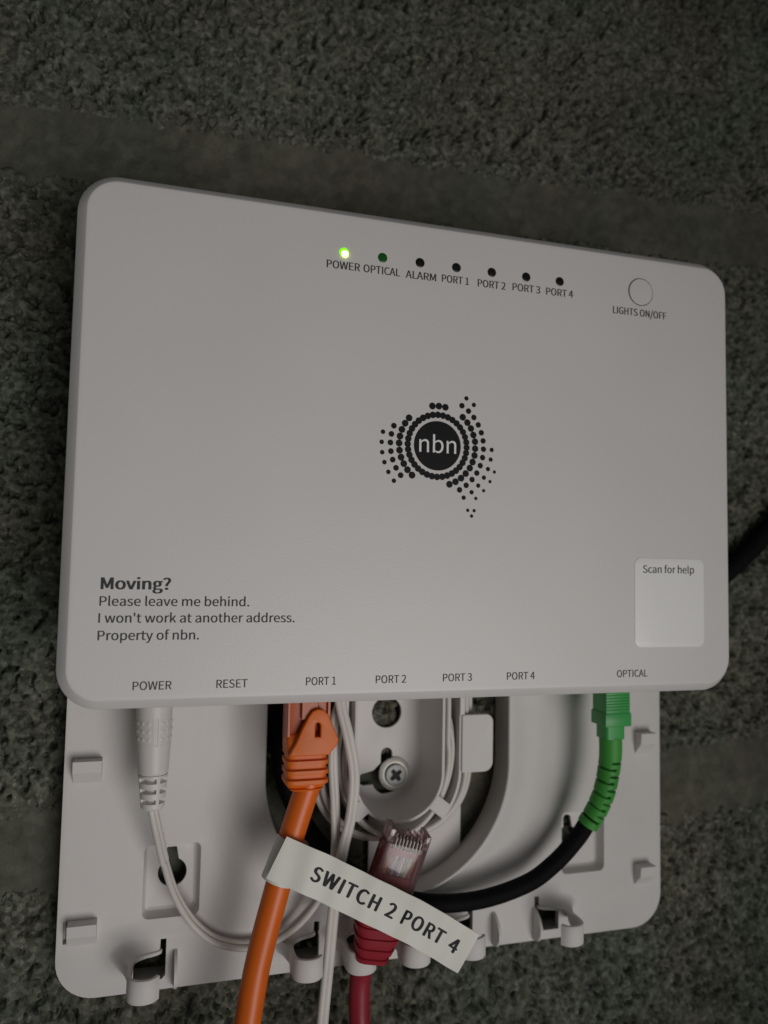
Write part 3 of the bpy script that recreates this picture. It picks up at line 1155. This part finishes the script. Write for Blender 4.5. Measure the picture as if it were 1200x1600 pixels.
add("bend_boot", sweep(bpath, boot_shape, (1, 0, 0), 80), M_GREENB, op, 40)
fib = [(165.2, 24.2, -46.5), (163.4, 25.2, -49.6), (160.2, 27, -55.4), (152.7, 28.5, -63.3), (142.6, 29.5, -69.4), (124.6, 30.3, -73.2), (105.2, 32, -72.1), (86.9, 36, -64.7), (72.3, 38, -51.4), (63.5, 39.5, -35.7), (60.1, 39.5, -19.3), (59.6, 39, -7.0), (59.6, 38, 6), (60, 36, 18)]
add("cord", sweep(spline(fib, 220), round_shape(2.85), (0, 1, 0.2), 28), M_BLACK, op, 60)

# black cable behind the box on the right
bc = thing("black_cable", "thick black cable running up the wall from behind the box's right edge", "cable", (200, 44.4, 8))
add("cord", sweep(spline([(170, 44.2, -2), (200, 44.3, 10), (220, 44.4, 22.8), (233.9, 44.4, 33.4), (247.8, 44.4, 44.3), (258.9, 44.4, 54.5), (290, 44.2, 84), (330, 44.2, 125), (380, 44.2, 180)], 120),
                  round_shape(3.9), (0, 1, 0), 24), M_BLACK, bc, 60)

# ---------------------------------------------------------------- orange network cable
oc = thing("network_cable", "orange network cable plugged into port 1 with ribbed boot and a white paper flag", "network cable", (65, 16.5, -30))
oaxis = [(66.0, 16.5, -26.5), (66.0, 16.5, -28.5), (63.9, 16.5, -35.1), (61.8, 16.5, -41.9), (59.4, 16.5, -50.7), (57.1, 16, -59.2), (54.4, 15.5, -69.3), (52.1, 15, -79.3), (50.2, 14, -90.9), (49.0, 13, -98.4), (46.5, 12, -115), (43, 12, -150)]
OP = spline(oaxis, 180)
add("cord", sweep(OP, round_shape(3.72), (1, 0, 0), 32), M_ORANGE, oc, 60)


def boot_o(t, th):
    # square-ish ribbed boot: half widths vary down its length
    w = np.interp(t, [0, 0.86, 0.9, 1.0], [6.35, 6.35, 6.1, 4.4])
    d = np.interp(t, [0, 0.86, 0.9, 1.0], [5.0, 5.0, 4.6, 3.9])
    ph = ((t - 0.03) / 0.245) % 1.0
    if t < 0.97 and t > 0.03:
        k = 0.5 + 0.5 * math.cos(2 * math.pi * ph)
        k = 1 if k > 0.62 else (0 if k < 0.35 else (k - 0.35) / 0.27)
        w -= 0.75 * (1 - k) * 0.7
        d -= 1.15 * (1 - k)
    c, s = math.cos(th), math.sin(th)
    p = 0.36
    return (w * math.copysign(abs(c) ** p, c), d * math.copysign(abs(s) ** p, s))


bo = add("plug_boot", sweep(spline([(64.9, 16.6, -18.2), (64.9, 16.6, -24.0), (64.9, 16.6, -29.4)], 90), boot_o, (1, 0, 0), 48), M_BOOTO, oc, 40)
guard = [(59.0, -18.9), (59.6, -17.4), (61.0, -15.0), (62.6, -11.2), (64.3, -7.9), (65.5, -6.3), (67.0, -5.7), (68.7, -6.0), (70.2, -7.4), (71.9, -11.3), (73.4, -14.6), (72.6, -16.6), (71.2, -18.0), (71.0, -18.9)]
slot = [(66.4, -13.6), (67.9, -13.6), (67.9, -10.4), (67.6, -9.8), (67.1, -9.6), (66.6, -9.8), (66.4, -10.4)]
add("latch_guard", plate2d(guard, [slot], 9.9, 12.2, 0.45), M_BOOTO, bo, 40)
# shoulders under the guard
add("boot_shoulder", loft([[(x, y, z) for x, y in rrect(65.0 - w, 16.6 - d, 65.0 + w, 16.6 + d, 1.0, 4)] for z, w, d in ((-18.4, 6.3, 4.9), (-15.5, 6.3, 4.7), (-13.6, 6.2, 3.9), (-13.2, 6.2, 3.4))]), M_BOOTO, bo, 35)
op2 = add("plug_body", merge(bevel_box(58.6, 71.4, 13.4, 20.6, -15.0, 8, 0.3), bevel_box(58.7, 59.6, 12.5, 13.6, -14, 7, 0.15, 1), bevel_box(70.4, 71.3, 12.5, 13.6, -14, 7, 0.15, 1),
                                 bevel_box(62.6, 67.4, 11.6, 12.7, -9, 6, 0.2, 1)), M_CLEARO, oc, 30)
add("plug_core", bevel_box(60.6, 69.4, 14.6, 19.2, -14, 6, 0.5), M_BOOTO, op2, 30)

# paper flag
TAPE = 12.3
mid_line = [(54.2, 11.6, -45.4), (58.0, 11.0, -47.3), (61.5, 10.4, -48.9), (68.0, 9.4, -51.9), (78.0, 9.0, -57.2), (87.5, 9.0, -62.3), (96.5, 9.2, -67.5), (106.0, 9.3, -73.5), (114.9, 9.4, -79.3)]
ML = spline(mid_line, 140)
MT = np.gradient(ML, axis=0)
MT /= np.linalg.norm(MT, axis=1)[:, None]
MU = np.stack([-MT[:, 2], 0 * MT[:, 0], MT[:, 0]], 1)
MU /= np.linalg.norm(MU, axis=1)[:, None]
MS = np.r_[0, np.cumsum(np.linalg.norm(np.diff(ML, axis=0), axis=1))]
MN = np.cross(MT, MU)
if MN[:, 1].mean() > 0:
    MN = -MN                                           # towards the viewer


def on_tape(s, u, d=0.0):
    i = np.interp(s, MS, np.arange(len(MS)))
    k = int(min(i, len(MS) - 2))
    f = i - k
    P = ML[k] * (1 - f) + ML[k + 1] * f
    U = MU[k] * (1 - f) + MU[k + 1] * f
    N = MN[k] * (1 - f) + MN[k + 1] * f
    # a slight lengthwise cockle, as glued paper has
    c = 0.35 * math.sin(s * 0.19 + 0.8) + 0.16 * math.sin(s * 0.62 + u * 0.12) + 0.012 * u * u * math.sin(s * 0.05)
    return tuple(P + U * u + N * (d + c))


rows = []
for s in np.linspace(2.5, MS[-1] - 0.9, 90):
    h = TAPE / 2
    ch = 0.0
    rows.append([on_tape(s, u, 0.0) for u in np.linspace(-h, h, 5)] + [on_tape(s, u, -0.35) for u in np.linspace(h, -h, 5)])
flag = add("paper_flag", loft(rows), M_TAPE, oc, 30, label="white label reading SWITCH 2 PORT 4")
# the part wrapped round the cord
ca = Vector((57.9, 16.3, -45.6)), Vector((59.0, 16.3, -49.2))
wd = Vector((0.36, 0.0, 0.933))
cc = Vector((59.75, 16.4, -49.4))
wrap_p = [tuple(cc + wd * (TAPE / 2) * k) for k in np.linspace(-1, 1, 12)]
add("label_wrap", sweep(wrap_p, lambda t, th: (4.75 * math.cos(th), 4.55 * math.sin(th)), (1, 0, 0), 40, caps=False), M_TAPE, oc, 60)
V, F, a, b = text_geo("SWITCH 2 PORT 4", 0, 5, 1.08)
# 489,1378 .. 720,1505 in the photograph lies from 12.6 to 61 mm along the tape
s0, s1 = 13.6, 64.3
s = (s1 - s0) / (b - a)
bm = bmesh.new()
vs = [bm.verts.new((v[0], v[1], 0)) for v in V]
for f in F:
    try:
        bm.faces.new([vs[i] for i in f])
    except ValueError:
        pass
bmesh.ops.triangulate(bm, faces=bm.faces[:])
bm.verts.index_update()
TV = [(v.co.x, v.co.y) for v in bm.verts]
TF = [[v.index for v in f.verts] for f in bm.faces]
bm.free()
add("lettering", merge(*[([on_tape(s0 + dx + (v[0] - a) * s, (v[1] - CAP / 2) * 3.95 / CAP + dz, 0.06 + 0.006 * k) for v in TV], TF)
                         for k, (dx, dz) in enumerate(((0, 0), (0.14, 0.09), (0.14, -0.09), (0.28, 0.09), (0.28, -0.09), (0.42, 0), (0.5, 0)))]), M_INKD, flag, None)

# ---------------------------------------------------------------- red network cable
rc = thing("network_cable", "loose red network cable with clear plug held in a plate hook behind the paper flag", "network cable", (86, 27, -91))
rpath = [(90.3, 20.5, -68.5), (88.9, 21.3, -73.4), (87.2, 24, -82.0), (85.9, 27, -90.0), (85.8, 27.6, -99.2), (86.1, 27.5, -106.8), (86.6, 27.5, -125), (87, 28, -160)]
add("cord", sweep(spline(rpath, 120), round_shape(3.25), (1, 0, 0), 32), M_RED, rc, 60)
# plug frame: axis from boot to tip, wide direction, facing direction
pa, pb = Vector((90.6, 20.3, -67.2)), Vector((97.35, 17.2, -44.2))
az = (pb - pa).normalized()
ax = Vector((0.91, 0.0, -0.40))
ax = (ax - az * ax.dot(az)).normalized()
ay = az.cross(ax)
if ay.y < 0:
    ay = -ay                                            # into the wall
PM = Matrix(((ax.x, ay.x, az.x, pa.x), (ax.y, ay.y, az.y, pa.y), (ax.z, ay.z, az.z, pa.z), (0, 0, 0, 1)))
Ln = (pb - pa).length


def boot_s(t, th):
    w = np.interp(t, [0, 0.3, 1], [7.5, 8.0, 5.0])
    d = np.interp(t, [0, 0.3, 1], [5.0, 5.2, 4.1])
    k = math.sin(t * 2 * math.pi * 5.5)
    if k < -0.2:
        w -= 0.5
        d -= 0.6
    c, s = math.cos(th), math.sin(th)
    return (w * math.copysign(abs(c) ** .5, c), d * math.copysign(abs(s) ** .5, s))


add("plug_boot", sweep(spline([(91.0, 20.3, -66.0), (89.6, 21.0, -72.0), (88.6, 21.8, -77.5), (87.7, 23.2, -82.6)], 100), boot_s, tuple(ax), 48), M_BOOTR, rc, 40)
body = merge(bevel_box(-6.6, 6.6, -3.6, 3.6, 0, Ln - 3.6, 0.3), bevel_box(-6.6, -4.7, -3.6, 3.4, Ln - 3.7, Ln + 0.6, 0.25), bevel_box(4.9, 6.6, -3.6, 3.4, Ln - 3.7, Ln + 0.6, 0.25),
             *[bevel_box(-4.4 + 1.12 * k, -4.0 + 1.12 * k, -3.5, 1.5, Ln - 3.7, Ln - 0.2 - 0.5 * (k % 2), 0.08, 1) for k in range(9)])
rp = add("plug_body", xform(body, PM), M_CLEAR, rc, 30)
add("plug_core", xform(merge(bevel_box(-4.9, 4.9, -2.6, 2.8, -0.5, Ln - 13.5, 0.6), bevel_box(-5.4, -4.6, -2.9, 2.8, 0.4, Ln - 5, 0.2), bevel_box(4.7, 5.4, -2.9, 2.8, 0.4, Ln - 6, 0.2), bevel_box(-4.8, 4.8, -3.0, -1.5, Ln - 7.2, Ln - 5.2, 0.2)), PM), M_BOOTR, rp, 30)
WC = [(0.55, 0.2, 0.05), (0.6, 0.58, 0.52), (0.08, 0.30, 0.10), (0.6, 0.58, 0.55), (0.07, 0.10, 0.35), (0.55, 0.55, 0.5), (0.25, 0.12, 0.07), (0.5, 0.3, 0.1)][::-1]
for k in range(8):
    m = plastic("wire", WC[k], 0.4, 0.4, 800, 0.03, 0.1, 80)
    x = -3.92 + 1.12 * k
    wob = random.uniform(-0.25, 0.25)
    g = sweep(spline([(x * 0.8 + wob, -0.6, Ln - 16.5), (x + wob, -1.0, Ln - 12), (x, -1.3, Ln - 8), (x, -1.3, Ln - 3.9)], 20), round_shape(0.5), (1, 0, 0), 10)
    add("wire", xform(g, PM), m, rp, 60)
add("contacts", xform(merge(*[bevel_box(-4.05 + 1.12 * k, -3.75 + 1.12 * k, -3.72, 0.5, Ln - 5.2, Ln - 1.6, 0.06, 1) for k in range(8)]), PM), M_GOLD, rp, 30)
